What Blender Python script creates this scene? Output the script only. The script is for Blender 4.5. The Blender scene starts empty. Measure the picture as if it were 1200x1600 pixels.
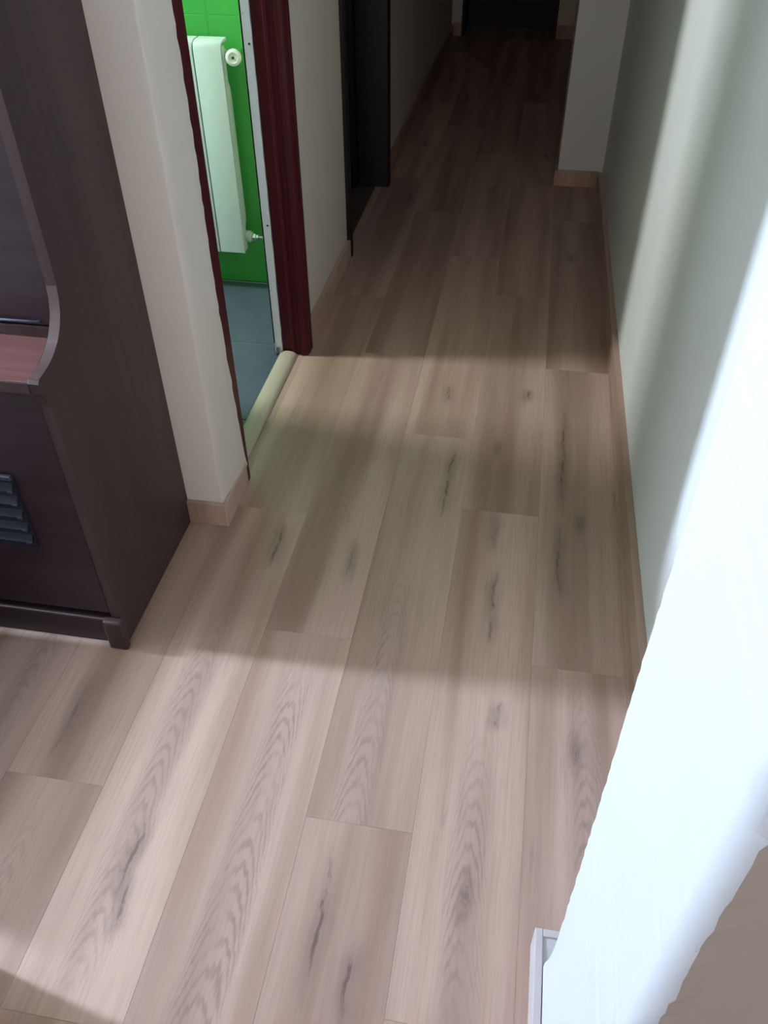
import bpy, bmesh, math, random
from mathutils import Vector, Matrix
random.seed(7)
S = bpy.context.scene
C = S.collection

# ---------------------------------------------------------------- camera
CAM_H = 1.42
cd = bpy.data.cameras.new('camera')
cam = bpy.data.objects.new('camera', cd)
C.objects.link(cam)
cd.sensor_fit = 'VERTICAL'
cd.sensor_height = 36.0
cd.lens = 1306.638 / 1600.0 * 36.0
cd.clip_start = 0.02
R = ((0.98570447, 0.10694669, -0.1301887),
     (0.16837384, -0.65315488, 0.73826754),
     (-0.00607811, -0.74963398, -0.66182471))      # columns: right, down, forward
M = Matrix(((R[0][0], -R[0][1], -R[0][2], 0.0),
            (R[1][0], -R[1][1], -R[1][2], 0.0),
            (R[2][0], -R[2][1], -R[2][2], CAM_H),
            (0, 0, 0, 1)))
cam.matrix_world = M
S.camera = cam

# ---------------------------------------------------------------- world, exposure, daylight at the three windows
S.view_settings.view_transform = 'Standard'
S.view_settings.look = 'None'
S.view_settings.gamma = 1.0
S.view_settings.use_curve_mapping = False
S.view_settings.exposure = 0.15
w = bpy.data.worlds.new('overcast_sky')
S.world = w
w.use_nodes = True
w.node_tree.nodes['Background'].inputs[0].default_value = (0.80, 0.88, 1.0, 1)
w.node_tree.nodes['Background'].inputs[1].default_value = 0.6


def area(name, loc, direction, sx, sy, power, col, spread=180):
    l = bpy.data.lights.new(name, 'AREA')
    l.shape = 'RECTANGLE'
    l.size = sx
    l.size_y = sy
    l.energy = power
    l.color = col
    l.spread = math.radians(spread)
    o = bpy.data.objects.new(name, l)
    C.objects.link(o)
    o.location = loc
    o.rotation_euler = Vector(direction).to_track_quat('-Z', 'Y').to_euler()
    return o


PASSAGE_POWER = 268.0
BATH_POWER = 72.0
ROOM_POWER = 25.0
area('daylight_passage', (-3.66, 0.985, 1.90), (1, 0, -0.15), 0.15, 0.62, PASSAGE_POWER, (0.60, 0.755, 1.0))
area('daylight_bathroom', (-2.58, 2.08, 2.12), (1, 0, -0.45), 0.28, 0.62, BATH_POWER, (0.88, 0.96, 1.0))
area('daylight_room', (-0.5, -3.26, 1.5), (0, 1, -0.1), 1.9, 1.3, ROOM_POWER, (1.0, 0.84, 0.75))

# ---------------------------------------------------------------- materials


class NT:
    def __init__(s, name, col=(0.5, 0.5, 0.5), rough=0.5, spec=0.5, metal=0.0):
        s.m = bpy.data.materials.new(name)
        s.m.use_nodes = True
        s.t = s.m.node_tree
        s.b = s.t.nodes['Principled BSDF']
        s.b.inputs['Base Color'].default_value = (*col, 1)
        s.b.inputs['Roughness'].default_value = rough
        s.b.inputs['Specular IOR Level'].default_value = spec
        s.b.inputs['Metallic'].default_value = metal

    def n(s, typ, **kw):
        nd = s.t.nodes.new(typ)
        for k, v in kw.items():
            setattr(nd, k, v)
        return nd

    def l(s, a, b):
        s.t.links.new(a, b)

    def math(s, op, a, b=None, c=None, clamp=False):
        nd = s.n('ShaderNodeMath', operation=op, use_clamp=clamp)
        for i, v in enumerate((a, b, c)):
            if v is None:
                continue
            if isinstance(v, (int, float)):
                nd.inputs[i].default_value = v
            else:
                s.l(v, nd.inputs[i])
        return nd.outputs[0]

    def mix(s, f, a, b, mode='MIX'):
        nd = s.n('ShaderNodeMix', data_type='RGBA', blend_type=mode)
        for sock, v in ((nd.inputs[0], f), (nd.inputs[6], a), (nd.inputs[7], b)):
            if isinstance(v, (int, float)):
                sock.default_value = v
            elif isinstance(v, tuple):
                sock.default_value = (*v, 1) if len(v) == 3 else v
            else:
                s.l(v, sock)
        return nd.outputs[2]

    def noise(s, vec, scale, detail=3, rough=0.5, dim='3D', w=None):
        nd = s.n('ShaderNodeTexNoise', noise_dimensions=dim)
        nd.inputs['Scale'].default_value = scale
        nd.inputs['Detail'].default_value = detail
        nd.inputs['Roughness'].default_value = rough
        if vec is not None:
            s.l(vec, nd.inputs['Vector'])
        if w is not None:
            s.l(w, nd.inputs['W'])
        return nd.outputs[0]

    def ramp(s, f, lo, hi, a=0.0, b=1.0):
        nd = s.n('ShaderNodeMapRange', interpolation_type='SMOOTHSTEP')
        s.l(f, nd.inputs[0])
        nd.inputs[1].default_value = lo
        nd.inputs[2].default_value = hi
        nd.inputs[3].default_value = a
        nd.inputs[4].default_value = b
        return nd.outputs[0]

    def scaled(s, vec, sc, off=None):
        nd = s.n('ShaderNodeMapping')
        nd.inputs['Scale'].default_value = sc
        s.l(vec, nd.inputs['Vector'])
        if off is not None:
            s.l(off, nd.inputs['Location'])
        return nd.outputs[0]

    def bump(s, h, strength, dist=0.001):
        nd = s.n('ShaderNodeBump')
        nd.inputs['Strength'].default_value = strength
        nd.inputs['Distance'].default_value = dist
        s.l(h, nd.inputs['Height'])
        s.l(nd.outputs[0], s.b.inputs['Normal'])


def paint(name, col, rough=0.7, blot=0.04, bump=0.25):
    m = NT(name, col, rough, 0.3)
    co = m.n('ShaderNodeTexCoord').outputs['Object']
    big = m.noise(co, 3.0, 3)
    m.l(m.mix(big, tuple(c * (1 - blot) for c in col), tuple(min(1, c * (1 + blot)) for c in col)), m.b.inputs['Base Color'])
    m.bump(m.noise(co, 90, 4, 0.6), bump, 0.002)
    return m.m


def laminate(name, planks):
    """pale greige oak laminate; planks carry their own tone and marks as custom properties"""
    m = NT(name, (0.4, 0.3, 0.22), 0.42, 0.42)
    co = m.n('ShaderNodeTexCoord').outputs['Object']
    rnd = m.n('ShaderNodeObjectInfo').outputs['Random']
    r10 = m.math('MULTIPLY', rnd, 37.0)
    off = m.n('ShaderNodeCombineXYZ')
    m.l(r10, off.inputs[0])
    m.l(m.math('MULTIPLY', rnd, 91.0), off.inputs[1])
    add = m.n('ShaderNodeVectorMath', operation='ADD')
    m.l(co, add.inputs[0])
    m.l(off.outputs[0], add.inputs[1])
    p = add.outputs[0]
    sep = m.n('ShaderNodeSeparateXYZ')
    m.l(co, sep.inputs[0])
    x, y = sep.outputs[0], sep.outputs[1]
    # wide tone strips along the plank, fibre, and pores
    strip = m.noise(m.scaled(p, (9, 0.55, 1)), 1.0, 2, 0.45)
    strip2 = m.noise(m.scaled(p, (26, 1.2, 1)), 1.0, 3, 0.5)
    fib = m.noise(m.scaled(p, (210, 5.5, 1)), 1.0, 4, 0.6)
    pore = m.noise(m.scaled(p, (420, 14, 1)), 1.0, 2, 0.5)
    # cathedral figure: contours of a slightly tilted cylinder cut by the board
    if planks:
        at = m.n('ShaderNodeAttribute', attribute_type='OBJECT', attribute_name='heart')
        hs = m.n('ShaderNodeSeparateXYZ')
        m.l(at.outputs['Vector'], hs.inputs[0])
        hx, hy, hk = hs.outputs[0], hs.outputs[1], hs.outputs[2]
    else:
        hx, hy, hk = 0.0, 5.0, 0.3
    wob = m.noise(m.scaled(p, (7, 2.2, 1)), 1.0, 3, 0.55)
    wobc = m.math('SUBTRACT', wob, 0.5)
    dx = m.math('ADD', m.math('SUBTRACT', x, hx), m.math('MULTIPLY', wobc, 0.045))
    dy = m.math('SUBTRACT', y, hy)
    jag = m.math('MULTIPLY', m.math('SUBTRACT', m.noise(m.scaled(p, (150, 8, 1)), 1.0, 2, 0.6), 0.5), 0.050)
    dx2 = m.math('MULTIPLY', dx, dx)
    ph = m.math('ADD', m.math('ADD', dy, m.math('MULTIPLY', dx2, 105.0)), m.math('ADD', jag, m.math('MULTIPLY', wobc, 0.16)))
    ring = m.math('SINE', m.math('MULTIPLY', ph, 150.0))
    ring = m.ramp(ring, -0.1, 1.0)
    near = m.ramp(m.math('ABSOLUTE', dx), 0.016, 0.050, 1.0, 0.0)
    near = m.math('MULTIPLY', near, m.ramp(m.math('ABSOLUTE', dy), 0.22, 0.50, 1.0, 0.0))
    brk = m.ramp(m.noise(m.scaled(p, (30, 5, 1)), 1.0, 3, 0.6), 0.30, 0.62)
    ring = m.math('MULTIPLY', m.math('MULTIPLY', ring, near), m.math('MULTIPLY', brk, hk))
    heartw = m.math('MULTIPLY', near, hk)
    # colour
    c = m.mix(m.ramp(strip, 0.32, 0.68), (0.345, 0.212, 0.152), (0.585, 0.405, 0.312))
    c = m.mix(m.math('MULTIPLY', m.ramp(strip2, 0.35, 0.72), 0.30), c, (0.63, 0.44, 0.355))
    c = m.mix(m.math('MULTIPLY', heartw, 0.36), c, (0.30, 0.205, 0.165))
    c = m.mix(m.math('MULTIPLY', m.ramp(fib, 0.42, 0.75), 0.30), c, (0.27, 0.19, 0.145))
    c = m.mix(m.math('MULTIPLY', m.ramp(pore, 0.55, 0.75), 0.16), c, (0.22, 0.155, 0.12))
    c = m.mix(m.math('MULTIPLY', ring, 0.50), c, (0.205, 0.138, 0.110))
    # scattered short mineral streaks
    st = m.noise(m.scaled(p, (34, 3.0, 1)), 1.0, 4, 0.62)
    gate = m.ramp(m.noise(m.scaled(p, (6, 1.7, 1)), 1.0, 1), 0.50, 0.66)
    stk = m.math('MULTIPLY', m.ramp(st, 0.60, 0.76), gate)
    c = m.mix(m.math('MULTIPLY', stk, 0.55), c, (0.135, 0.095, 0.075))
    if planks:
        for nm, col in (('mark_a', 0), ('mark_b', 0), ('mark_c', 0), ('knot', 1)):
            a = m.n('ShaderNodeAttribute', attribute_type='OBJECT', attribute_name=nm)
            q = m.n('ShaderNodeSeparateXYZ')
            m.l(a.outputs['Vector'], q.inputs[0])
            wig = m.math('MULTIPLY', m.math('SUBTRACT', m.noise(m.scaled(p, (4, 9, 1)), 1.0, 3, 0.6), 0.5), 0.035 if not col else 0.02)
            ex = m.math('ABSOLUTE', m.math('ADD', m.math('SUBTRACT', x, q.outputs[0]), wig))
            ey = m.math('ABSOLUTE', m.math('DIVIDE', m.math('SUBTRACT', y, q.outputs[1]), q.outputs[2]))
            along = m.ramp(ey, 0.25, 1.0, 1.0, 0.0)
            if not col:
                rag = m.ramp(m.noise(m.scaled(p, (60, 16, 1)), 1.0, 3, 0.7), 0.32, 0.60)
                core = m.math('MULTIPLY', m.ramp(ex, 0.0010, 0.0078, 1.0, 0.0), rag)
                halo = m.math('MULTIPLY', m.ramp(ex, 0.000, 0.030, 0.48, 0.0), m.ramp(m.noise(m.scaled(p, (40, 6, 1)), 1.0, 3, 0.6), 0.25, 0.6, 0.35, 1.0))
                v = m.math('MAXIMUM', core, halo)
                c = m.mix(m.math('MULTIPLY', m.math('MULTIPLY', v, along), 0.80), c, (0.105, 0.076, 0.064))
            else:
                rr = m.math('SQRT', m.math('ADD', m.math('POWER', m.math('DIVIDE', ex, 0.30), 2.0), m.math('POWER', m.math('MULTIPLY', ey, q.outputs[2]), 2.0)))
                rr = m.math('ADD', rr, m.math('MULTIPLY', m.math('SUBTRACT', m.noise(m.scaled(p, (45, 14, 1)), 1.0, 3, 0.65), 0.5), 0.055))
                rg = m.ramp(m.math('SINE', m.math('MULTIPLY', rr, 420.0)), -0.6, 1.0, 0.72, 1.0)
                v = m.math('MULTIPLY', m.math('MULTIPLY', m.ramp(rr, 0.0, 0.075, 1.0, 0.0), rg), 0.62)
                c = m.mix(v, c, (0.130, 0.092, 0.076))
        oc = m.n('ShaderNodeObjectInfo').outputs['Color']
        c = m.mix(1.0, c, oc, 'MULTIPLY')
    m.l(c, m.b.inputs['Base Color'])
    m.l(m.ramp(fib, 0.3, 0.8, 0.40, 0.52), m.b.inputs['Roughness'])
    m.bump(fib, 0.10, 0.0006)
    return m.m


def dark_wood(name, a, b, rough=0.38, axis=2):
    m = NT(name, a, rough, 0.35)
    co = m.n('ShaderNodeTexCoord').outputs['Object']
    sc = [45, 45, 45]
    sc[axis] = 1.6
    g = m.noise(m.scaled(co, tuple(sc)), 1.0, 4, 0.6)
    m.l(m.mix(m.ramp(g, 0.3, 0.75), a, b), m.b.inputs['Base Color'])
    m.bump(g, 0.06, 0.0006)
    return m.m


def red_gloss(name):
    m = NT(name, (0.070, 0.007, 0.011), 0.38, 0.20)
    co = m.n('ShaderNodeTexCoord').outputs['Object']
    chip = m.ramp(m.noise(m.scaled(co, (110, 110, 26)), 1.0, 3, 0.6), 0.735, 0.765)
    base = m.mix(m.noise(m.scaled(co, (30, 30, 2)), 1.0, 3), (0.058, 0.006, 0.009), (0.088, 0.010, 0.015))
    m.l(m.mix(m.math('MULTIPLY', chip, 0.7), base, (0.42, 0.25, 0.25)), m.b.inputs['Base Color'])
    return m.m


def chipped_white(name):
    m = NT(name, (0.66, 0.64, 0.66), 0.45, 0.4)
    co = m.n('ShaderNodeTexCoord').outputs['Object']
    chip = m.ramp(m.noise(co, 60, 3, 0.6), 0.66, 0.72)
    m.l(m.mix(m.math('MULTIPLY', chip, 0.5), (0.76, 0.74, 0.77), (0.40, 0.33, 0.35)), m.b.inputs['Base Color'])
    return m.m


def glazed(name, col, rough, var=0.08, sc=4):
    m = NT(name, col, rough, 0.45)
    co = m.n('ShaderNodeTexCoord').outputs['Object']
    f = m.noise(co, sc, 4, 0.6)
    m.l(m.mix(f, tuple(c * (1 - var) for c in col), tuple(c * (1 + var) for c in col)), m.b.inputs['Base Color'])
    return m.m


def plain(name, col, rough=0.4, metal=0.0, spec=0.5):
    m = NT(name, col, rough, spec, metal)
    co = m.n('ShaderNodeTexCoord').outputs['Object']
    f = m.noise(co, 40, 2)
    m.l(m.mix(f, tuple(c * 0.95 for c in col), tuple(min(1, c * 1.05) for c in col)), m.b.inputs['Base Color'])
    return m.m


def glass(name):
    m = NT(name)
    t = m.n('ShaderNodeBsdfTransparent')
    g = m.n('ShaderNodeBsdfGlossy')
    g.inputs['Roughness'].default_value = 0.02
    mx = m.n('ShaderNodeMixShader')
    mx.inputs[0].default_value = 0.06
    m.l(t.outputs[0], mx.inputs[1])
    m.l(g.outputs[0], mx.inputs[2])
    m.l(mx.outputs[0], m.t.nodes['Material Output'].inputs['Surface'])
    return m.m


M_OAK = laminate('oak_laminate', True)
M_SKIRT = laminate('oak_laminate_skirting', False)
M_WHITE = paint('white_wall_paint', (0.76, 0.75, 0.72))
M_STUB = paint('fresh_white_wall_paint', (0.70, 0.71, 0.73))
M_CREAM = paint('cream_wall_paint', (0.75, 0.665, 0.555))
M_CEIL = paint('ceiling_paint', (0.72, 0.70, 0.67))
M_PALE = paint('smeared_lit_skirting', (0.56, 0.50, 0.49), 0.6, 0.08, 0.5)  # paint smears, with the strong daylight brightened into the colour
M_WENGE = dark_wood('dark_brown_veneer', (0.046, 0.026, 0.025), (0.062, 0.036, 0.034), 0.42)
M_WENGE_F = dark_wood('dark_brown_front', (0.030, 0.018, 0.022), (0.042, 0.026, 0.030), 0.30, 0)
M_SHELF = dark_wood('red_brown_shelf', (0.135, 0.055, 0.047), (0.180, 0.080, 0.068), 0.40, 0)
M_EDGE = dark_wood('brown_edge_band', (0.085, 0.052, 0.047), (0.115, 0.074, 0.066), 0.35, 0)
M_RED = red_gloss('dark_red_gloss')
M_DOORWOOD = dark_wood('dark_door_wood', (0.010, 0.006, 0.006), (0.016, 0.009, 0.008), 0.50)
M_CHIP = chipped_white('chipped_white_paint')
M_TILE = glazed('green_glazed_tile', (0.075, 0.43, 0.085), 0.22, 0.05)
M_GROUT = plain('green_grout', (0.15, 0.56, 0.16), 0.8)
M_FTILE = glazed('slate_floor_tile', (0.085, 0.108, 0.140), 0.26, 0.22, 7)
M_FGROUT = plain('pale_grout', (0.52, 0.55, 0.56), 0.8)
M_RAD = plain('white_enamel', (0.60, 0.66, 0.65), 0.35)
M_CHROME = plain('chrome', (0.6, 0.6, 0.6), 0.25, 1.0)
M_DARK = plain('dark_metal', (0.05, 0.05, 0.055), 0.4, 0.6)
M_THRESH = dark_wood('beige_threshold', (0.50, 0.42, 0.31), (0.58, 0.49, 0.37), 0.45, 1)
M_BLUE = plain('blue_grey_metal', (0.075, 0.080, 0.105), 0.35, 0.5)
M_SLAT = plain('dark_blue_slat', (0.020, 0.021, 0.028), 0.55, 0.0, 0.15)
M_GLASS = glass('window_glass')
M_PVC = plain('white_window_frame', (0.75, 0.76, 0.77), 0.4)
M_SLAB = plain('screed', (0.10, 0.07, 0.055), 0.9)
M_PLUG = plain('white_plastic', (0.80, 0.80, 0.78), 0.4)

# ---------------------------------------------------------------- mesh helpers


def box(bm, x0, x1, y0, y1, z0, z1, bev=0.0, seg=2):
    vs = [bm.verts.new(p) for p in ((x0, y0, z0), (x1, y0, z0), (x1, y1, z0), (x0, y1, z0),
                                    (x0, y0, z1), (x1, y0, z1), (x1, y1, z1), (x0, y1, z1))]
    fs = [bm.faces.new([vs[i] for i in f]) for f in ((3, 2, 1, 0), (4, 5, 6, 7), (0, 1, 5, 4), (1, 2, 6, 5), (2, 3, 7, 6), (3, 0, 4, 7))]
    if bev:
        es = list({e for f in fs for e in f.edges})
        bmesh.ops.bevel(bm, geom=es, offset=bev, segments=seg, profile=0.5, affect='EDGES')
    return vs


def prism(bm, pts, lo, hi, axis=2, bev=0.0):
    """pts: 2-D outline, extruded along axis between lo and hi (outline in the other two axes, in order)"""
    def mk(p, h):
        c = [0, 0, 0]
        o = [i for i in range(3) if i != axis]
        c[o[0]], c[o[1]], c[axis] = p[0], p[1], h
        return bm.verts.new(c)
    a = [mk(p, lo) for p in pts]
    b = [mk(p, hi) for p in pts]
    n = len(pts)
    caps = [bm.faces.new(a), bm.faces.new(b)]
    for i in range(n):
        bm.faces.new((a[i], a[(i + 1) % n], b[(i + 1) % n], b[i]))
    if bev:
        es = list({e for f in caps for e in f.edges})
        bmesh.ops.bevel(bm, geom=es, offset=bev, segments=2, profile=0.5, affect='EDGES')


def lathe(bm, prof, centre, axis, n=20):
    """prof: (radius, along) pairs turned about axis through centre"""
    ax = Vector(axis).normalized()
    u = ax.orthogonal().normalized()
    v = ax.cross(u)
    c = Vector(centre)
    rings = []
    for r, h in prof:
        if r < 1e-6:
            rings.append([bm.verts.new(c + ax * h)])
        else:
            rings.append([bm.verts.new(c + ax * h + (u * math.cos(t) + v * math.sin(t)) * r)
                          for t in (2 * math.pi * k / n for k in range(n))])
    for a, b in zip(rings, rings[1:]):
        for k in range(n):
            k2 = (k + 1) % n
            if len(a) == 1 and len(b) == 1:
                continue
            if len(a) == 1:
                bm.faces.new((a[0], b[k2], b[k]))
            elif len(b) == 1:
                bm.faces.new((a[k], a[k2], b[0]))
            else:
                bm.faces.new((a[k], a[k2], b[k2], b[k]))
    if len(rings[0]) > 1:
        bm.faces.new(rings[0])
    if len(rings[-1]) > 1:
        bm.faces.new(rings[-1])


def tube(bm, pts, r, n=10):
    P = [Vector(p) for p in pts]
    prev = None
    rings = []
    for i, p in enumerate(P):
        d = (P[min(i + 1, len(P) - 1)] - P[max(i - 1, 0)]).normalized()
        u = d.orthogonal().normalized() if prev is None else (prev - d * prev.dot(d)).normalized()
        prev = u
        v = d.cross(u)
        rings.append([bm.verts.new(p + (u * math.cos(t) + v * math.sin(t)) * r) for t in (2 * math.pi * k / n for k in range(n))])
    for a, b in zip(rings, rings[1:]):
        for k in range(n):
            bm.faces.new((a[k], a[(k + 1) % n], b[(k + 1) % n], b[k]))
    bm.faces.new(rings[0])
    bm.faces.new(rings[-1])


def obj(name, bm, mat, parent=None, smooth=None):
    bmesh.ops.recalc_face_normals(bm, faces=bm.faces)
    me = bpy.data.meshes.new(name)
    bm.to_mesh(me)
    bm.free()
    me.materials.append(mat)
    if smooth is not None:
        for p in me.polygons:
            p.use_smooth = True
        me.set_sharp_from_angle(angle=math.radians(smooth))
    o = bpy.data.objects.new(name, me)
    C.objects.link(o)
    if parent is not None:
        o.parent = parent
        o.matrix_parent_inverse = parent.matrix_world.inverted()
    return o


def B(*boxes, bev=0.0):
    bm = bmesh.new()
    for b in boxes:
        box(bm, *b, bev=bev)
    return bm


def struct(name, bm, mat, parent=None, smooth=None):
    o = obj(name, bm, mat, parent, smooth)
    if parent is None:
        o['kind'] = 'structure'
    return o


def empty(name, loc, label=None, cat=None, kind=None):
    o = bpy.data.objects.new(name, None)
    o.empty_display_size = 0.1
    C.objects.link(o)
    o.location = loc
    o.matrix_world = Matrix.Translation(loc)
    if label:
        o['label'] = label
    if cat:
        o['category'] = cat
    if kind:
        o['kind'] = kind
    return o


CEIL = 2.5
HEAD = 2.06
WALL_L = -0.675            # hallway face of the left wall
Y_CAB = 1.477              # face of the wall behind the cabinet


def wall_r(y):             # the right wall runs very slightly out of true
    return 0.340 - 0.009 * (y - 1.2)


# ---------------------------------------------------------------- floor: screed slab and one object per laminate plank
floor = struct('floor', B((-3.7, 2.1, -3.3, 7.3, -0.03, -0.0095)), M_SLAB)
PW, PL, X0 = 0.195, 1.195, 0.112
PHASE = {0: 1.150, -1: 1.630, -2: 0.737, -3: 1.157, -4: 1.547, -5: 0.733}
TONE = {}                                   # (column, piece) -> multiplier
HEART = {}                                  # (column, piece) -> cathedral (x across the plank, world y, strength)
MARKS = {}                                  # (column, piece) -> list of ('mark', world x, world y, half length) / ('knot', x, y, length)


def mark(x, y, half, kind='mark'):
    k = math.floor((x - X0) / PW)
    ph = PHASE.get(k, 0)
    j = math.floor((y - ph) / PL)
    MARKS.setdefault((k, j), []).append((kind, x, y, half))


def heart(x, y, s):
    k = math.floor((x - X0) / PW)
    j = math.floor((y - PHASE.get(k, 0)) / PL)
    HEART[(k, j)] = (x, y, s)


def tone(x, y, t):
    k = math.floor((x - X0) / PW)
    j = math.floor((y - PHASE.get(k, 0)) / PL)
    TONE[(k, j)] = t


# streaks and knots read off the floor in view (metres)
for a in ((-0.560, 0.610, 0.10), (-0.545, 0.525, 0.07),          # dark streak in the plank beside the cabinet front
          (-0.215, 0.560, 0.16), (-0.150, 0.470, 0.09),          # long streak, lower centre
          (0.020, 1.300, 0.16), (0.010, 1.560, 0.11), (0.050, 1.010, 0.05),
          (0.165, 1.480, 0.17), (0.170, 1.900, 0.30),
          (-0.175, 2.150, 0.07), (-0.130, 1.750, 0.20), (0.060, 2.180, 0.05),
          (-0.330, 1.400, 0.10), (-0.520, 1.420, 0.10)):
    mark(*a)
for a in ((0.020, 0.640, 0.085), (0.205, 0.950, 0.07), (-0.010, 1.900, 0.06), (0.215, 1.620, 0.06)):
    mark(*a, kind='knot')
heart(-0.370, 0.66, 1.0)
heart(-0.575, 0.80, 0.8)
heart(-0.195, 0.95, 0.9)
heart(0.020, 0.55, 0.8)
heart(0.225, 0.72, 0.9)
heart(-0.395, 1.75, 0.4)
tone(-0.77, 0.90, 0.90)
tone(-0.77, 0.60, 0.98)
tone(-0.57, 1.00, 1.05)
tone(-0.57, 1.80, 0.96)
tone(-0.375, 0.80, 1.02)
tone(-0.375, 1.50, 1.00)
tone(-0.18, 0.60, 0.93)
tone(-0.18, 1.20, 0.98)
tone(-0.18, 2.20, 1.02)
tone(0.015, 1.00, 0.99)
tone(0.015, 2.00, 0.97)
tone(0.21, 0.90, 0.97)
tone(0.21, 1.60, 0.93)
tone(0.21, 2.60, 0.95)


def plank(k, j, xa, xb, ya, yb):
    if xb - xa < 0.004 or yb - ya < 0.01:
        return
    g = 0.00012
    bm = bmesh.new()
    cx, cy = X0 + (k + 0.5) * PW, (ya + yb) / 2
    x0, x1, y0, y1 = xa - cx + g, xb - cx - g, ya - cy + g, yb - cy - g
    ch = 0.00035
    lo = [bm.verts.new(p) for p in ((x0, y0, -0.0085), (x1, y0, -0.0085), (x1, y1, -0.0085), (x0, y1, -0.0085))]
    mi = [bm.verts.new(p) for p in ((x0, y0, -ch), (x1, y0, -ch), (x1, y1, -ch), (x0, y1, -ch))]
    hi = [bm.verts.new(p) for p in ((x0 + ch, y0 + ch, 0), (x1 - ch, y0 + ch, 0), (x1 - ch, y1 - ch, 0), (x0 + ch, y1 - ch, 0))]
    bm.faces.new(hi)
    bm.faces.new(lo[::-1])
    for A, Bq in ((lo, mi), (mi, hi)):
        for i in range(4):
            bm.faces.new((A[i], A[(i + 1) % 4], Bq[(i + 1) % 4], Bq[i]))
    o = obj('plank', bm, M_OAK)
    o.location = (cx, cy, 0)
    o.parent = floor
    t = TONE.get((k, j))
    if t is None:
        t = random.uniform(0.84, 1.06)
    o.color = (t, t * random.uniform(0.985, 1.01), t * random.uniform(0.97, 1.01), 1)
    h = HEART.get((k, j))
    if h is None:
        h = (cx + random.uniform(-0.06, 0.06), cy + random.uniform(-0.7, 0.7), random.choice((0.0, 0.15, 0.35, 0.5)))
    o['heart'] = [float(h[0] - cx), float(h[1] - cy), float(h[2])]
    ms = [m for m in MARKS.get((k, j), []) if m[0] == 'mark']
    kn = [m for m in MARKS.get((k, j), []) if m[0] == 'knot']
    if not ms and random.random() < 0.6:
        ms = [('mark', cx + random.uniform(-0.06, 0.06), cy + random.uniform(-0.45, 0.45), random.uniform(0.04, 0.13))]
    for i, nm in enumerate(('mark_a', 'mark_b', 'mark_c')):
        o[nm] = [float(ms[i][1] - cx), float(ms[i][2] - cy), float(ms[i][3])] if i < len(ms) else [9.0, 9.0, 0.1]
    o['knot'] = [float(kn[0][1] - cx), float(kn[0][2] - cy), float(kn[0][3])] if kn else [9.0, 9.0, 0.1]


def column(k, spans):
    xa, xb = X0 + k * PW, X0 + (k + 1) * PW
    if k not in PHASE:
        PHASE[k] = random.uniform(0, PL)
    for (sx0, sx1, y0, y1) in spans:
        if k == -5:
            sx0 = -0.863 if y1 == Y_CAB else sx0
            sx1 = X0 + (k + 1) * PW if y1 == Y_CAB else sx1
            y0 = Y_CAB if y1 > 7 else y0
        a, b = max(xa, sx0), min(xb, sx1)
        if b - a < 0.004:
            continue
        j = math.floor((y0 - PHASE[k]) / PL)
        while PHASE[k] + j * PL < y1:
            ya, yb = max(y0, PHASE[k] + j * PL), min(y1, PHASE[k] + (j + 1) * PL)
            plank(k, j, a, b, ya, yb)
            j += 1


for k in range(-19, 10):
    column(k, [(-0.698, 0.352, -3.2, 7.12), (-3.6, -0.698, -3.2, Y_CAB), (0.352, 2.0, -3.2, 0.24)])

# ---------------------------------------------------------------- walls
rg = random.Random(3)


def ragged(z0, z1, step, amp):
    out, z = [], z0
    while z < z1 - step * 0.4:
        out.append((z, rg.uniform(-amp, amp)))
        z += step * rg.uniform(0.6, 1.4)
    out.append((z1, 0.0))
    return out


# left wall of the hallway: three lengths and the two lintels
bm = B((WALL_L - 0.10, WALL_L, 2.335, 3.06, 0, CEIL), (WALL_L - 0.10, WALL_L, 3.835, 7.3, 0, CEIL),
       (WALL_L - 0.10, WALL_L, 1.64, 2.335, HEAD, CEIL), (WALL_L - 0.10, WALL_L, 3.06, 3.835, HEAD, CEIL),
       (WALL_L - 0.10, WALL_L, 1.58, 1.645, 0, CEIL))
struct('wall_left', bm, M_CREAM)

# the wall behind the cabinet, its corner slightly wavy, and the plaster skin lapping the door casing
bm = bmesh.new()
rows = []
z = 0.0
while z <= CEIL + 1e-6:
    j1, j2 = rg.uniform(-0.0012, 0.0012), rg.uniform(-0.0012, 0.0012)
    xe, ye = -0.664 + j1, Y_CAB + j2
    rows.append([bm.verts.new(p) for p in ((-3.6, Y_CAB, z), (-0.80, Y_CAB, z), (xe - 0.006, ye, z), (xe - 0.0018, ye + 0.0018, z),
                                           (xe, ye + 0.006, z), (-0.6645, 1.585, z), (-0.80, 1.585, z), (-3.6, 1.585, z))])
    z += 0.05
for a, b in zip(rows, rows[1:]):
    for i in range(8):
        bm.faces.new((a[i], a[(i + 1) % 8], b[(i + 1) % 8], b[i]))
bm.faces.new(rows[0])
bm.faces.new(rows[-1])
struct('wall_front', bm, M_CREAM, smooth=40)

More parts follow.
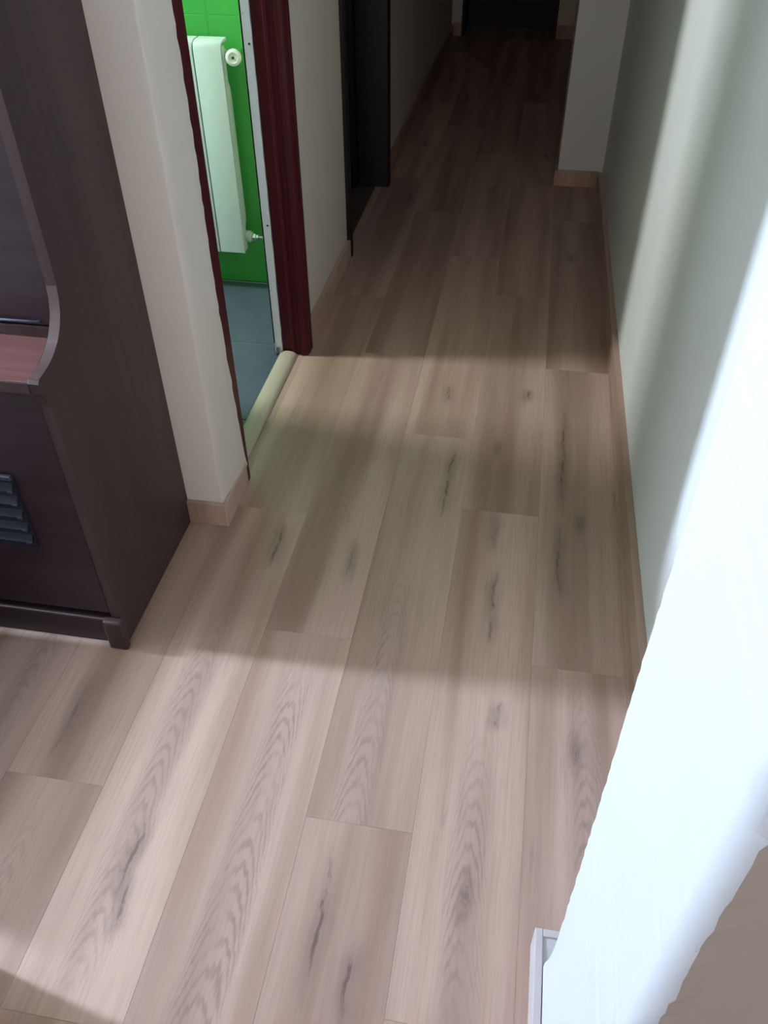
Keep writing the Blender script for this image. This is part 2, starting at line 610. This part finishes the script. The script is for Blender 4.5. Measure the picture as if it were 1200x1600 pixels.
bm = bmesh.new()
edge = [(1.654, 0.056), (1.648, 0.070), (1.643, 0.10), (1.636, 0.20)]
zz = 0.22
while zz < HEAD + 0.10:
    base = 1.630 - 0.016 * min(1.0, (zz - 0.2) / 0.5)
    edge.append((base + rg.uniform(-0.0035, 0.0035) + 0.003 * math.sin(zz * 9), zz))
    zz += rg.uniform(0.012, 0.040)
rows = [[bm.verts.new(p) for p in ((-0.672, 1.50, z), (-0.6642, 1.50, z), (-0.6562, 1.592, z), (-0.6558, y - 0.002, z), (-0.6568, y, z), (-0.672, y, z))]
        for y, z in [(1.636, 0.0), (1.637, 0.055)] + edge]
for a, b in zip(rows, rows[1:]):
    for i in range(6):
        bm.faces.new((a[i], a[(i + 1) % 6], b[(i + 1) % 6], b[i]))
bm.faces.new(rows[0])
bm.faces.new(rows[-1])
obj('plaster_edge', bm, M_CREAM, bpy.data.objects['wall_front'])

# right wall of the hallway, very slightly skewed, then the projecting pier
bm = bmesh.new()
prism(bm, [(wall_r(0.5), 0.5), (wall_r(4.0), 4.0), (wall_r(4.0) + 0.02, 7.3), (0.60, 7.3), (0.60, 0.5)], 0, CEIL)
struct('wall_right', bm, M_WHITE)
PIER_Y = 3.948
bm = B((0.117, 0.45, PIER_Y, 4.26, 0, CEIL), bev=0.004)
struct('wall_pier', bm, M_WHITE, smooth=40)

# the white stub wall nearest the camera: uneven arrises, chipped outer edge, flared foot
bm = bmesh.new()
rows = []
z = 0.0
while z <= CEIL + 1e-6:
    fl = max(0.0, (0.20 - z) / 0.20)
    yf = 0.511 + (0.040 * fl ** 1.5) + rg.uniform(-0.0008, 0.0008)
    xl = 0.146 + 0.0015 * math.sin(z * 5) + rg.uniform(-0.0006, 0.0006)
    chip = rg.choice((0, 0, 0, 0, 0, 0.0012, 0.0025)) if z < 1.3 else 0.0
    yn = 0.222 + 0.002 * math.sin(z * 7.0) + rg.uniform(-0.0012, 0.0012) - chip * 0.4
    rows.append([bm.verts.new(p) for p in ((xl + chip, yn, z), (xl + 0.014, 0.2225, z), (0.9, 0.222, z), (0.9, 0.511, z), (xl + 0.008, yf, z),
                                           (xl + 0.0024, yf - 0.0024, z), (xl, yf - 0.008, z), (xl - chip * 0.3, yn + 0.010, z))])
    z += 0.0125
n = 8
for a, b in zip(rows, rows[1:]):
    for i in range(n):
        bm.faces.new((a[i], a[(i + 1) % n], b[(i + 1) % n], b[i]))
bm.faces.new(rows[0])
bm.faces.new(rows[-1])
struct('wall_stub', bm, M_STUB)
bm = bmesh.new()
for k in range(9):                                     # loose paint crumbs along the chipped arris
    zc = 0.72 + 0.055 * k + rg.uniform(-0.015, 0.015)
    s = rg.uniform(0.0008, 0.0022)
    r = bmesh.ops.create_icosphere(bm, subdivisions=1, radius=s, matrix=Matrix.Translation((0.1455, 0.2235 + rg.uniform(0, 0.006), zc)))
    for v in r['verts']:
        v.co += Vector((rg.uniform(-s, s), rg.uniform(-s, s), rg.uniform(-s, s))) * 0.4
obj('paint_crumbs', bm, M_STUB, bpy.data.objects['wall_stub'])

# opposite side of the opening, lintel over it
struct('wall_partition', B((-3.7, -0.80, 0.222, 0.425, 0, CEIL), (-0.80, 0.146, 0.222, 0.511, 2.2, CEIL)), M_WHITE)

# hallway end wall with the doorway recess
DOOR_X0, DOOR_X1, END_Y = -0.605, 0.068, 6.79
struct('wall_end', B((-0.775, DOOR_X0, END_Y, 7.3, 0, CEIL), (DOOR_X1, 0.6, END_Y, 7.3, 0, CEIL), (DOOR_X0, DOOR_X1, END_Y, 7.3, HEAD, CEIL), (-0.775, 0.6, 7.2, 7.3, 0, CEIL)), M_CREAM)

# end of the passage, with its window opening
PX = -3.6
WIN_P = (0.905, 1.065, 1.58, 2.22)
struct('wall_passage_end', B((PX - 0.1, PX, 0.5, WIN_P[0], 0, CEIL), (PX - 0.1, PX, WIN_P[1], 1.58, 0, CEIL),
                             (PX - 0.1, PX, WIN_P[0], WIN_P[1], 0, WIN_P[2]), (PX - 0.1, PX, WIN_P[0], WIN_P[1], WIN_P[3], CEIL)), M_CREAM)
# room behind the photographer
struct('wall_room_left', B((-2.3, -2.2, -3.3, 0.222, 0, CEIL)), M_WHITE)
struct('wall_room_right', B((2.0, 2.1, -3.3, 0.222, 0, CEIL), (0.88, 2.0, 0.222, 0.32, 0, CEIL)), M_WHITE)
WIN_R = (-1.5, 0.5, 0.85, 2.2)
struct('wall_room_back', B((-2.3, WIN_R[0], -3.3, -3.2, 0, CEIL), (WIN_R[1], 2.1, -3.3, -3.2, 0, CEIL),
                           (WIN_R[0], WIN_R[1], -3.3, -3.2, 0, WIN_R[2]), (WIN_R[0], WIN_R[1], -3.3, -3.2, WIN_R[3], CEIL)), M_WHITE)
struct('ceiling', B((-3.75, 2.15, -3.35, 7.35, CEIL, CEIL + 0.1)), M_CEIL)

# bathroom shell
BX0, BX1, BY0, BY1 = -2.5, -0.775, 1.585, 2.79
WIN_B = (1.94, 2.22, 1.80, 2.46)
bath = struct('wall_bathroom_back', B((BX0 - 0.1, BX1, BY1, BY1 + 0.12, 0, CEIL)), M_GROUT)
struct('wall_bathroom_front', B((BX0 - 0.1, BX1 - 0.02, BY0 - 0.004, BY0 + 0.012, 0, CEIL)), M_TILE)
struct('wall_bathroom_side', B((BX0 - 0.1, BX0, BY0 + 0.012, WIN_B[0], 0, CEIL), (BX0 - 0.1, BX0, WIN_B[1], BY1, 0, CEIL),
                               (BX0 - 0.1, BX0, WIN_B[0], WIN_B[1], 0, WIN_B[2]), (BX0 - 0.1, BX0, WIN_B[0], WIN_B[1], WIN_B[3], CEIL)), M_TILE)
# green tiles, one object each (shared mesh), 30 x 43.5 cm
TW, TH = 0.30, 0.4355
bm = bmesh.new()
box(bm, -TW / 2 + 0.0008, TW / 2 - 0.0008, -0.0012, 0.004, -TH / 2 + 0.0008, TH / 2 - 0.0008, bev=0.0006, seg=1)
t0 = obj('tile', bm, M_TILE, bath)
first = True
for i in range(6):
    for j in range(6):
        cx, cz = -1.03 + TW / 2 - TW * (i - 0), TH / 2 + TH * j
        if cx < BX0 or cz + TH / 2 > CEIL + 0.2:
            continue
        o = t0 if first else t0.copy()
        if not first:
            C.objects.link(o)
        first = False
        o.location = (cx, BY1, cz)
# slate floor tiles
bfl = struct('floor_bathroom', B((BX0, -0.745, BY0, BY1, -0.03, -0.0028)), M_FGROUT)
bm = bmesh.new()
FT = 0.43
box(bm, -FT / 2 + 0.0022, FT / 2 - 0.0022, -FT / 2 + 0.0022, FT / 2 - 0.0022, -0.010, 0.0, bev=0.0008, seg=1)
f0 = obj('tile', bm, M_FTILE, bfl)
first = True
for i in range(3):
    for j in range(-2, 1):
        xa = -0.745 - 0.43 * (i + 1)
        o = f0 if first else f0.copy()
        if not first:
            C.objects.link(o)
        first = False
        o.location = (xa + FT / 2, 2.351 + FT * (j + 0.5), 0.0)

# dark bedroom behind the second door on the left
struct('wall_bedroom', B((-2.5, -2.4, 2.92, 5.0, 0, CEIL), (-2.5, -0.775, 4.9, 5.0, 0, CEIL)), M_CREAM)

# ---------------------------------------------------------------- skirting
SK = 0.070


def skirt(name, boxes, mat=None):
    bm = bmesh.new()
    for b in boxes:
        box(bm, *b, bev=0.0012, seg=1)
    return struct(name, bm, mat or M_SKIRT)


skirt('baseboard_front', [(-0.7565, -0.6640, Y_CAB - 0.012, Y_CAB - 0.0005, 0, SK)])
skirt('baseboard_left', [(-0.6638, -0.6550, Y_CAB - 0.012, 1.640, 0, SK), (-0.6745, -0.660, 2.374, 3.048, 0, SK), (-0.6745, -0.660, 3.872, END_Y, 0, SK)])
bm = bmesh.new()
prism(bm, [(wall_r(0.58) - 0.018, 0.58), (wall_r(3.935) - 0.018, 3.935), (wall_r(3.935), 3.935), (wall_r(0.58), 0.58)], 0, SK, bev=0.001)
struct('baseboard_right', bm, M_SKIRT)
skirt('baseboard_pier', [(0.104, wall_r(3.94) - 0.019, PIER_Y - 0.012, PIER_Y - 0.0005, 0, SK), (0.104, 0.1165, PIER_Y - 0.0003, 4.27, 0, SK)])
skirt('baseboard_end', [(-0.66, DOOR_X0 - 0.001, END_Y - 0.012, END_Y - 0.0005, 0, 0.085), (DOOR_X1 + 0.001, wall_r(4.0) + 0.01, END_Y - 0.012, END_Y - 0.0005, 0, 0.085)])
skirt('baseboard_stub', [(0.132, 0.1445, 0.212, 0.580, 0, SK), (0.1445, wall_r(0.57) - 0.02, 0.568, 0.580, 0, SK)], M_PALE)
bm = bmesh.new()                                      # mortar bed behind the stub skirting
prism(bm, [(0.1445, 0.50), (0.1445, 0.568), (0.30, 0.568), (0.30, 0.50)], 0, 0.066)
for v in list(bm.verts):
    if v.co.z > 0.05:
        v.co.z += rg.uniform(-0.003, 0.001)
obj('mortar_fill', bm, paint('grey_mortar', (0.55, 0.53, 0.52), 0.8, 0.1, 0.8), bpy.data.objects['baseboard_stub'])

# ---------------------------------------------------------------- bathroom door: casing, lining, leaf, threshold
d1 = empty('door_1', (-0.69, 2.0, 0), kind='structure')
prof = [(-0.735, 2.334), (-0.735, 2.303), (-0.706, 2.303), (-0.702, 2.298), (-0.694, 2.298), (-0.690, 2.304), (-0.676, 2.304),
        (-0.672, 2.298), (-0.664, 2.298), (-0.655, 2.303), (-0.650, 2.312), (-0.649, 2.330), (-0.6515, 2.334), (-0.6515, 2.340), (-0.649, 2.344),
        (-0.649, 2.356), (-0.653, 2.366), (-0.662, 2.370), (-0.6745, 2.370), (-0.6745, 2.334)]
bm = bmesh.new()
prism(bm, prof, 0.002, HEAD)
obj('casing', bm, M_RED, d1, smooth=30)
bm = bmesh.new()
prism(bm, [(1.594, 0.0), (1.664, 0.0), (1.664, HEAD), (1.594, HEAD)], -0.6740, -0.6578, axis=0)
box(bm, -0.735, -0.6740, 1.6455, 1.664, 0.0, HEAD)
obj('casing', bm, M_RED, d1)
obj('head_casing', B((-0.735, -0.650, 1.6645, 2.2975, HEAD - 0.03, HEAD), (-0.6740, -0.650, 1.594, 2.370, HEAD + 0.001, HEAD + 0.07)), M_RED, d1)
bm = bmesh.new()
z = 0.0
rows = []
while z <= HEAD + 1e-6:
    e = rg.uniform(-0.0012, 0.0012)
    rows.append([bm.verts.new(p) for p in ((-0.7745, 2.334, z), (-0.759, 2.334, z), (-0.759, 2.299, z), (-0.7355 + e - 0.0012, 2.299, z), (-0.7355, 2.334, z))])
    z += 0.03
for a, b in zip(rows, rows[1:]):
    for i in range(5):
        bm.faces.new((a[i], a[(i + 1) % 5], b[(i + 1) % 5], b[i]))
bm.faces.new(rows[0])
bm.faces.new(rows[-1])
lin = obj('lining_strip', bm, M_CHIP, d1)
lin['label'] = 'chipped white lining strip'
for zc in (0.905, 0.430):
    bm = bmesh.new()
    lathe(bm, [(0.0, 0.0), (0.0032, 0.0), (0.0032, 0.0012), (0.0, 0.0012)], (-0.745, 2.2992, zc), (0, -1, 0), 8)
    obj('screw_hole', bm, M_DARK, lin)
# pivot bracket at the foot of the lining
bm = bmesh.new()
box(bm, -0.762, -0.742, 2.290, 2.2985, 0.006, 0.030, bev=0.001, seg=1)
tube(bm, [(-0.757, 2.291, 0.004), (-0.757, 2.291, 0.046)], 0.0028, 8)
obj('pivot_bracket', bm, M_CHROME, d1)
# leaf opened into the bathroom, hinged on the near jamb
leaf_bm = bmesh.new()
box(leaf_bm, -0.018, 0.018, 0.0, 0.60, 0.008, HEAD - 0.04, bev=0.002, seg=1)
for s in (-1, 1):
    box(leaf_bm, s * 0.0195 - 0.0025, s * 0.0195 + 0.0025, 0.09, 0.51, 0.20, 0.92, bev=0.002, seg=1)
    box(leaf_bm, s * 0.0195 - 0.0025, s * 0.0195 + 0.0025, 0.09, 0.51, 1.08, 1.90, bev=0.002, seg=1)
LEAF = Matrix.Translation((-0.765, 1.690, 0)) @ Matrix.Rotation(math.radians(60), 4, 'Z')
leaf_bm.transform(LEAF)
leaf = obj('door_leaf', leaf_bm, M_CHIP, d1)
bm = bmesh.new()
for s in (-1, 1):
    lathe(bm, [(0.024, 0.0), (0.024, 0.006), (0.010, 0.008), (0.010, 0.045)], (s * 0.018, 0.545, 1.0), (s, 0, 0), 14)
    tube(bm, [(s * 0.058, 0.548, 1.0), (s * 0.060, 0.50, 1.0), (s * 0.058, 0.43, 1.0)], 0.008, 8)
bm.transform(LEAF)
obj('handle', bm, M_CHROME, leaf, smooth=40)
# rounded threshold strip
bm = bmesh.new()
pr = [(-0.688 - 0.029 * (1 - math.cos(math.pi * i / 10)), 0.001 + 0.015 * math.sin(math.pi * i / 10)) for i in range(11)]
prism(bm, pr, 1.676, 2.2965, axis=1)
obj('threshold', bm, M_THRESH, d1, smooth=40)

# ---------------------------------------------------------------- second door on the left
d2 = empty('door_2', (-0.69, 3.45, 0), kind='structure')
bm = bmesh.new()
prism(bm, [(-0.775, 3.0605), (-0.775, 3.085), (-0.660, 3.085), (-0.657, 3.080), (-0.657, 3.060), (-0.662, 3.052), (-0.6745, 3.052), (-0.6745, 3.0605)], 0, HEAD)
obj('casing', bm, M_DOORWOOD, d2, smooth=30)
bm = bmesh.new()
prism(bm, [(-0.775, 3.834), (-0.775, 3.802), (-0.648, 3.802), (-0.640, 3.806), (-0.637, 3.814), (-0.637, 3.860), (-0.645, 3.870), (-0.6745, 3.870), (-0.6745, 3.834)], 0, HEAD)
obj('casing', bm, M_DOORWOOD, d2, smooth=30)
obj('head_casing', B((-0.775, -0.640, 3.0855, 3.8015, HEAD - 0.03, HEAD)), M_DOORWOOD, d2)
bm = B((-1.46, -0.78, 3.765, 3.80, 0.006, HEAD - 0.04))
box(bm, -1.36, -0.88, 3.760, 3.766, 0.2, 0.95, bev=0.002, seg=1)
box(bm, -1.36, -0.88, 3.760, 3.766, 1.1, 1.9, bev=0.002, seg=1)
lf = obj('door_leaf', bm, M_DOORWOOD, d2)
bm = bmesh.new()
lathe(bm, [(0.022, 0.0), (0.022, 0.006), (0.009, 0.008), (0.009, 0.045)], (-1.40, 3.7645, 1.0), (0, -1, 0), 12)
tube(bm, [(-1.402, 3.722, 1.0), (-1.34, 3.720, 1.0), (-1.28, 3.722, 1.0)], 0.008, 8)
obj('handle', bm, M_CHROME, lf, smooth=40)

# ---------------------------------------------------------------- door at the far end
d3 = empty('door_3', (-0.27, 7.0, 0), kind='structure')
obj('jamb', B((DOOR_X0 + 0.0005, DOOR_X0 + 0.02, END_Y + 0.002, 7.16, 0.0, HEAD - 0.0005)), M_DOORWOOD, d3)
obj('jamb', B((DOOR_X1 - 0.02, DOOR_X1 - 0.0005, END_Y + 0.002, 7.16, 0.0, HEAD - 0.0005)), M_DOORWOOD, d3)
bm = B((DOOR_X0 + 0.0205, DOOR_X1 - 0.0205, 7.10, 7.14, 0.006, HEAD - 0.002))
for z0, z1 in ((0.15, 0.85), (1.05, 1.92)):
    for xa in (DOOR_X0 + 0.09, DOOR_X0 + 0.36):
        box(bm, xa, xa + 0.22, 7.094, 7.101, z0, z1, bev=0.003, seg=1)
lf = obj('door_leaf', bm, M_DOORWOOD, d3)
bm = bmesh.new()
lathe(bm, [(0.012, 0.0), (0.012, 0.02), (0.026, 0.03), (0.028, 0.045), (0.018, 0.058), (0.0, 0.06)], (DOOR_X1 - 0.075, 7.0995, 1.0), (0, -1, 0), 14)
obj('knob', bm, M_CHROME, lf, smooth=40)

# ---------------------------------------------------------------- windows


def window(name, boxes, pane):
    bm = bmesh.new()
    for b in boxes:
        box(bm, *b, bev=0.002, seg=1)
    fr = struct(name, bm, M_PVC)
    obj('pane', B(pane), M_GLASS, fr)


a, b, c, d = WIN_P
window('window_1', [(PX - 0.05, PX - 0.01, a, a + 0.008, c, d), (PX - 0.05, PX - 0.01, b - 0.008, b, c, d), (PX - 0.05, PX - 0.01, a + 0.008, b - 0.008, c, c + 0.03), (PX - 0.05, PX - 0.01, a + 0.008, b - 0.008, d - 0.03, d)],
       (PX - 0.033, PX - 0.027, a + 0.008, b - 0.008, c + 0.03, d - 0.03))
a, b, c, d = WIN_B
window('window_2', [(BX0 - 0.06, BX0 - 0.02, a, a + 0.012, c, d), (BX0 - 0.06, BX0 - 0.02, b - 0.012, b, c, d), (BX0 - 0.06, BX0 - 0.02, a + 0.012, b - 0.012, c, c + 0.03), (BX0 - 0.06, BX0 - 0.02, a + 0.012, b - 0.012, d - 0.03, d)],
       (BX0 - 0.043, BX0 - 0.037, a + 0.012, b - 0.012, c + 0.03, d - 0.03))
a, b, c, d = WIN_R
window('window_3', [(a, a + 0.05, -3.26, -3.21, c, d), (b - 0.05, b, -3.26, -3.21, c, d), ((a + b) / 2 - 0.04, (a + b) / 2 + 0.04, -3.26, -3.21, c + 0.05, d - 0.05), (a + 0.05, b - 0.05, -3.26, -3.21, c, c + 0.05), (a + 0.05, b - 0.05, -3.26, -3.21, d - 0.05, d)],
       (a + 0.05, b - 0.05, -3.238, -3.232, c + 0.05, d - 0.05))

# ---------------------------------------------------------------- dark wood dresser against the cabinet wall
CX0, CX1 = -1.95, -0.757
cab = empty('dresser', ((CX0 + CX1) / 2, 1.27, 0),
            'tall dark brown wooden dresser with scooped side panel beside the hallway corner', 'dresser')
curve = [(1.180, 0.82), (1.1795, 0.785), (1.176, 0.762), (1.168, 0.740), (1.156, 0.722), (1.140, 0.706), (1.120, 0.694), (1.098, 0.686), (1.075, 0.682), (1.056, 0.680)]
side = [(1.4765, 0.0), (1.4765, 1.98), (1.180, 1.98)] + curve + [(1.050, 0.674), (1.052, 0.655), (1.060, 0.640), (1.066, 0.62), (1.067, 0.0)]
for xa, xb in ((CX1 - 0.020, CX1), (CX0, CX0 + 0.020)):
    bm = bmesh.new()
    prism(bm, side, xa, xb, axis=0, bev=0.0008)
    sp = obj('side_panel', bm, M_WENGE, cab)
    bm = bmesh.new()                                   # lighter edge band on the scoop
    pts = [(y - 0.0006, z + 0.0006) for y, z in curve[1:]]
    prism(bm, pts + [(y + 0.0005, z - 0.0005) for y, z in reversed(curve[1:])], xa + 0.0006, xb - 0.0006, axis=0)
    eb = obj('edge_band', bm, M_EDGE, sp, smooth=40)
    eb['label'] = 'lighter brown edge band'
xi0, xi1 = CX0 + 0.0205, CX1 - 0.0205
obj('back_panel', B((xi0, xi1, 1.466, 1.476, 0.05, 1.97)), M_WENGE, cab)
obj('shelf', B((xi0, xi1, 1.054, 1.465, 0.655, 0.674), bev=0.002), M_SHELF, cab)
obj('shelf_edge', B((xi0, xi1, 1.050, 1.0537, 0.654, 0.673)), M_WENGE, cab)
# upper drop-front behind the shelf, with its bottom rail and flat pull
obj('bottom_rail', B((xi0, xi1, 1.195, 1.215, 0.6745, 0.694), bev=0.001), M_WENGE, cab)
mid = (xi0 + xi1) / 2
for xa, xb in ((xi0 + 0.002, mid - 0.0015), (mid + 0.0015, xi1 - 0.002)):
    fl = obj('upper_door', B((xa, xb, 1.199, 1.217, 0.697, 1.93), bev=0.0015), M_WENGE_F, cab)
    bm = bmesh.new()
    hx = xb - 0.085 if xb > mid + 0.1 else xa + 0.085
    tube(bm, [(hx - 0.045, 1.1985, 0.704), (hx - 0.040, 1.193, 0.7045), (hx - 0.02, 1.1915, 0.706), (hx + 0.02, 1.1915, 0.7065), (hx + 0.040, 1.194, 0.7055), (hx + 0.045, 1.1985, 0.705)], 0.0028, 8)
    obj('pull', bm, M_BLUE, fl, smooth=50)
obj('top_panel', B((xi0, xi1, 1.182, 1.465, 1.945, 1.965)), M_WENGE, cab)
# lower doors, each with a louvred vent
for xa, xb, right in ((xi0 + 0.002, mid - 0.0015, False), (mid + 0.0015, xi1 - 0.002, True)):
    ld = obj('lower_door', B((xa, xb, 1.069, 1.087, 0.092, 0.648), bev=0.0015), M_WENGE_F, cab)
    va, vb = xa + 0.105, xb - 0.105
    GLINTS = []
    bm = bmesh.new()
    box(bm, va, vb, 1.0648, 1.0688, 0.272, 0.448)
    v = obj('vent_plate', bm, M_SLAT, ld)
    obj('vent_rim', B((va - 0.002, vb + 0.002, 1.0560, 1.0646, 0.4485, 0.458), bev=0.002), M_BLUE, ld)
    for k in range(5):
        zc = 0.296 + 0.0325 * k
        bm = bmesh.new()
        prism(bm, [(1.0646, zc + 0.010), (1.0646, zc + 0.007), (1.0575, zc - 0.006), (1.0565, zc - 0.004)], va + 0.004, vb - 0.004, axis=0)
        sl = obj('slat', bm, M_SLAT, ld)
        for ca in (vb - 0.0140, va + 0.0040):
            GLINTS.append((ca, zc))
    bm = bmesh.new()
    for ca, zc in GLINTS:
        box(bm, ca, ca + 0.010, 1.0546, 1.0564, zc - 0.0066, zc - 0.0030)
    cl = obj('slat_glints', bm, M_BLUE, ld)  # highlights on the slat ends, built as small lighter bars
    cl['kind'] = 'stuff'
obj('plinth', B((xi0, xi1, 1.066, 1.084, 0.0, 0.076), bev=0.001), M_WENGE_F, cab)
obj('plinth_lip', B((xi0, xi1, 1.061, 1.0655, 0.073, 0.079), bev=0.0018), M_EDGE, cab)  # lighter brown puts the lip's edge highlight into its colour
for xa, xb in ((CX1 - 0.034, CX1 + 0.009), (CX0 - 0.009, CX0 + 0.034)):
    bm = bmesh.new()
    box(bm, xa, xb, 1.046, 1.0665, 0.0, 0.086, bev=0.006, seg=3)
    obj('foot', bm, M_WENGE, cab, smooth=40)
obj('base_panel', B((xi0, xi1, 1.088, 1.465, 0.080, 0.098)), M_WENGE, cab)

# ---------------------------------------------------------------- low bench added in the passage, out of view, to shade the floor
ben = empty('shade_bench', (-1.345, 0.79, 0), 'low dark wooden bench added out of view to shade the passage floor', 'bench')
obj('seat', B((-1.60, -1.09, 0.53, 1.046, 0.255, 0.28), bev=0.003), M_WENGE, ben)
for xa in (-1.59, -1.12):
    obj('side_panel', B((xa, xa + 0.02, 0.54, 1.036, 0.0, 0.2545), bev=0.001), M_WENGE, ben)
obj('back_panel', B((-1.5695, -1.1205, 1.018, 1.034, 0.03, 0.2545)), M_WENGE, ben)
obj('shelf', B((-1.5695, -1.1205, 0.55, 1.017, 0.10, 0.115)), M_WENGE, ben)

# ---------------------------------------------------------------- radiator on the green wall
rad = empty('radiator', (-1.20, 2.74, 0.155), 'white aluminium panel radiator hanging on the green tiled bathroom wall', 'radiator')
SW = 0.0920
RY = 2.693


def section(xr):
    bm = bmesh.new()
    # front plate, its head curling back to a vented top
    fp = [(RY, 0.155), (RY + 0.003, 0.152), (RY + 0.006, 0.155), (RY + 0.006, 0.795), (RY + 0.012, 0.808), (RY + 0.030, 0.814),
          (RY + 0.030, 0.819), (RY + 0.008, 0.813), (RY, 0.800)]
    prism(bm, fp, xr - SW + 0.0020, xr - 0.0020, axis=0, bev=0.0008)
    for fx in (xr - SW + 0.0020, xr - 0.0045):
        box(bm, fx, fx + 0.0025, RY + 0.004, RY + 0.036, 0.158, 0.802)
    for ya, yb in ((0.036, 0.047), (0.053, 0.066)):
        box(bm, xr - SW + 0.0020, xr - 0.0020, RY + ya, RY + yb, 0.810, 0.819, bev=0.001, seg=1)
    box(bm, xr - 0.060, xr - 0.040, RY + 0.028, RY + 0.064, 0.808, 0.817)
    # water way and rear body with rounded shoulders
    body = [(RY + 0.006, 0.225), (RY + 0.050, 0.228), (RY + 0.064, 0.245), (RY + 0.066, 0.27), (RY + 0.066, 0.655), (RY + 0.060, 0.685), (RY + 0.040, 0.705), (RY + 0.006, 0.735)]
    prism(bm, body, xr - 0.060, xr - 0.006, axis=0, bev=0.002)
    for zc in (0.200, 0.772):
        lathe(bm, [(0.020, 0.0), (0.020, SW - 0.002)], (xr - SW + 0.001, RY + 0.040, zc), (1, 0, 0), 14)
    for dx in (-0.076, -0.020):
        box(bm, xr + dx - 0.002, xr + dx + 0.002, RY + 0.006, RY + 0.066, 0.24, 0.81)
    return obj('section', bm, M_RAD, rad, smooth=35)


XR = -0.963
s0 = section(XR)
for k in range(1, 6):
    o = s0.copy()
    C.objects.link(o)
    o.location.x -= SW * k
    o.parent = rad
    o.matrix_parent_inverse = rad.matrix_world.inverted()
for xb in (-1.45, -1.08):
    for zb in (0.755, 0.21):
        obj('bracket', B((xb - 0.01, xb + 0.01, RY + 0.066, BY1 - 0.0014, zb, zb + 0.025)), M_RAD, rad)
# hand valve at the top
vz, vy = 0.785, RY + 0.040
bm = bmesh.new()
lathe(bm, [(0.016, 0.0), (0.016, 0.010), (0.011, 0.012), (0.011, 0.022)], (XR, vy, 0.772), (1, 0, 0), 6)
lathe(bm, [(0.0, -0.014), (0.013, -0.012), (0.013, 0.012), (0.008, 0.020), (0.008, 0.034)], (XR + 0.032, vy, 0.776), (0, -1, 0), 12)
tube(bm, [(XR + 0.032, vy + 0.010, 0.776), (XR + 0.032, BY1 - 0.0014, 0.776)], 0.007, 10)
val = obj('valve', bm, M_CHROME, rad, smooth=40)
bm = bmesh.new()
prof = [(0.012, 0.0), (0.021, 0.004), (0.0235, 0.012), (0.0235, 0.026), (0.021, 0.032), (0.015, 0.0345), (0.014, 0.032), (0.0, 0.031)]
lathe(bm, prof, (XR + 0.036, vy - 0.030, 0.778), (0.18, -1, 0.12), 22)
kn = obj('handwheel', bm, M_PLUG, val, smooth=40)
kn['label'] = 'round white handwheel'
bm = bmesh.new()
lathe(bm, [(0.0, 0.0), (0.0042, 0.0), (0.0036, 0.003), (0.0, 0.003)], Vector((XR + 0.036, vy - 0.030, 0.778)) + Vector((0.18, -1, 0.12)).normalized() * 0.031, (0.18, -1, 0.12), 10)
bm2 = obj('valve_screw', bm, M_DARK, rad)
# return valve near the floor with its wall pipe and collar
bm = bmesh.new()
lathe(bm, [(0.020, 0.0), (0.020, 0.012), (0.015, 0.014), (0.015, 0.020)], (XR, vy, 0.200), (1, 0, 0), 12)
obj('hub_plug', bm, M_RAD, rad, smooth=40)
bm = bmesh.new()
lathe(bm, [(0.012, 0.0), (0.014, 0.002), (0.014, 0.012), (0.010, 0.014), (0.010, 0.020), (0.0, 0.021)], (XR + 0.020, vy, 0.198), (1, 0, 0), 6)
tube(bm, [(XR + 0.036, vy, 0.198), (XR + 0.058, vy + 0.004, 0.196), (XR + 0.068, vy + 0.012, 0.192), (XR + 0.070, BY1 - 0.0014, 0.188)], 0.006, 10)
obj('return_valve', bm, M_CHROME, rad, smooth=40)
bm = bmesh.new()
lathe(bm, [(0.008, 0.0), (0.018, 0.0), (0.020, -0.004), (0.017, -0.010), (0.0085, -0.012)], (XR + 0.070, BY1 - 0.0014, 0.186), (0, 1, 0), 16)
obj('pipe_collar', bm, M_PLUG, rad, smooth=40)
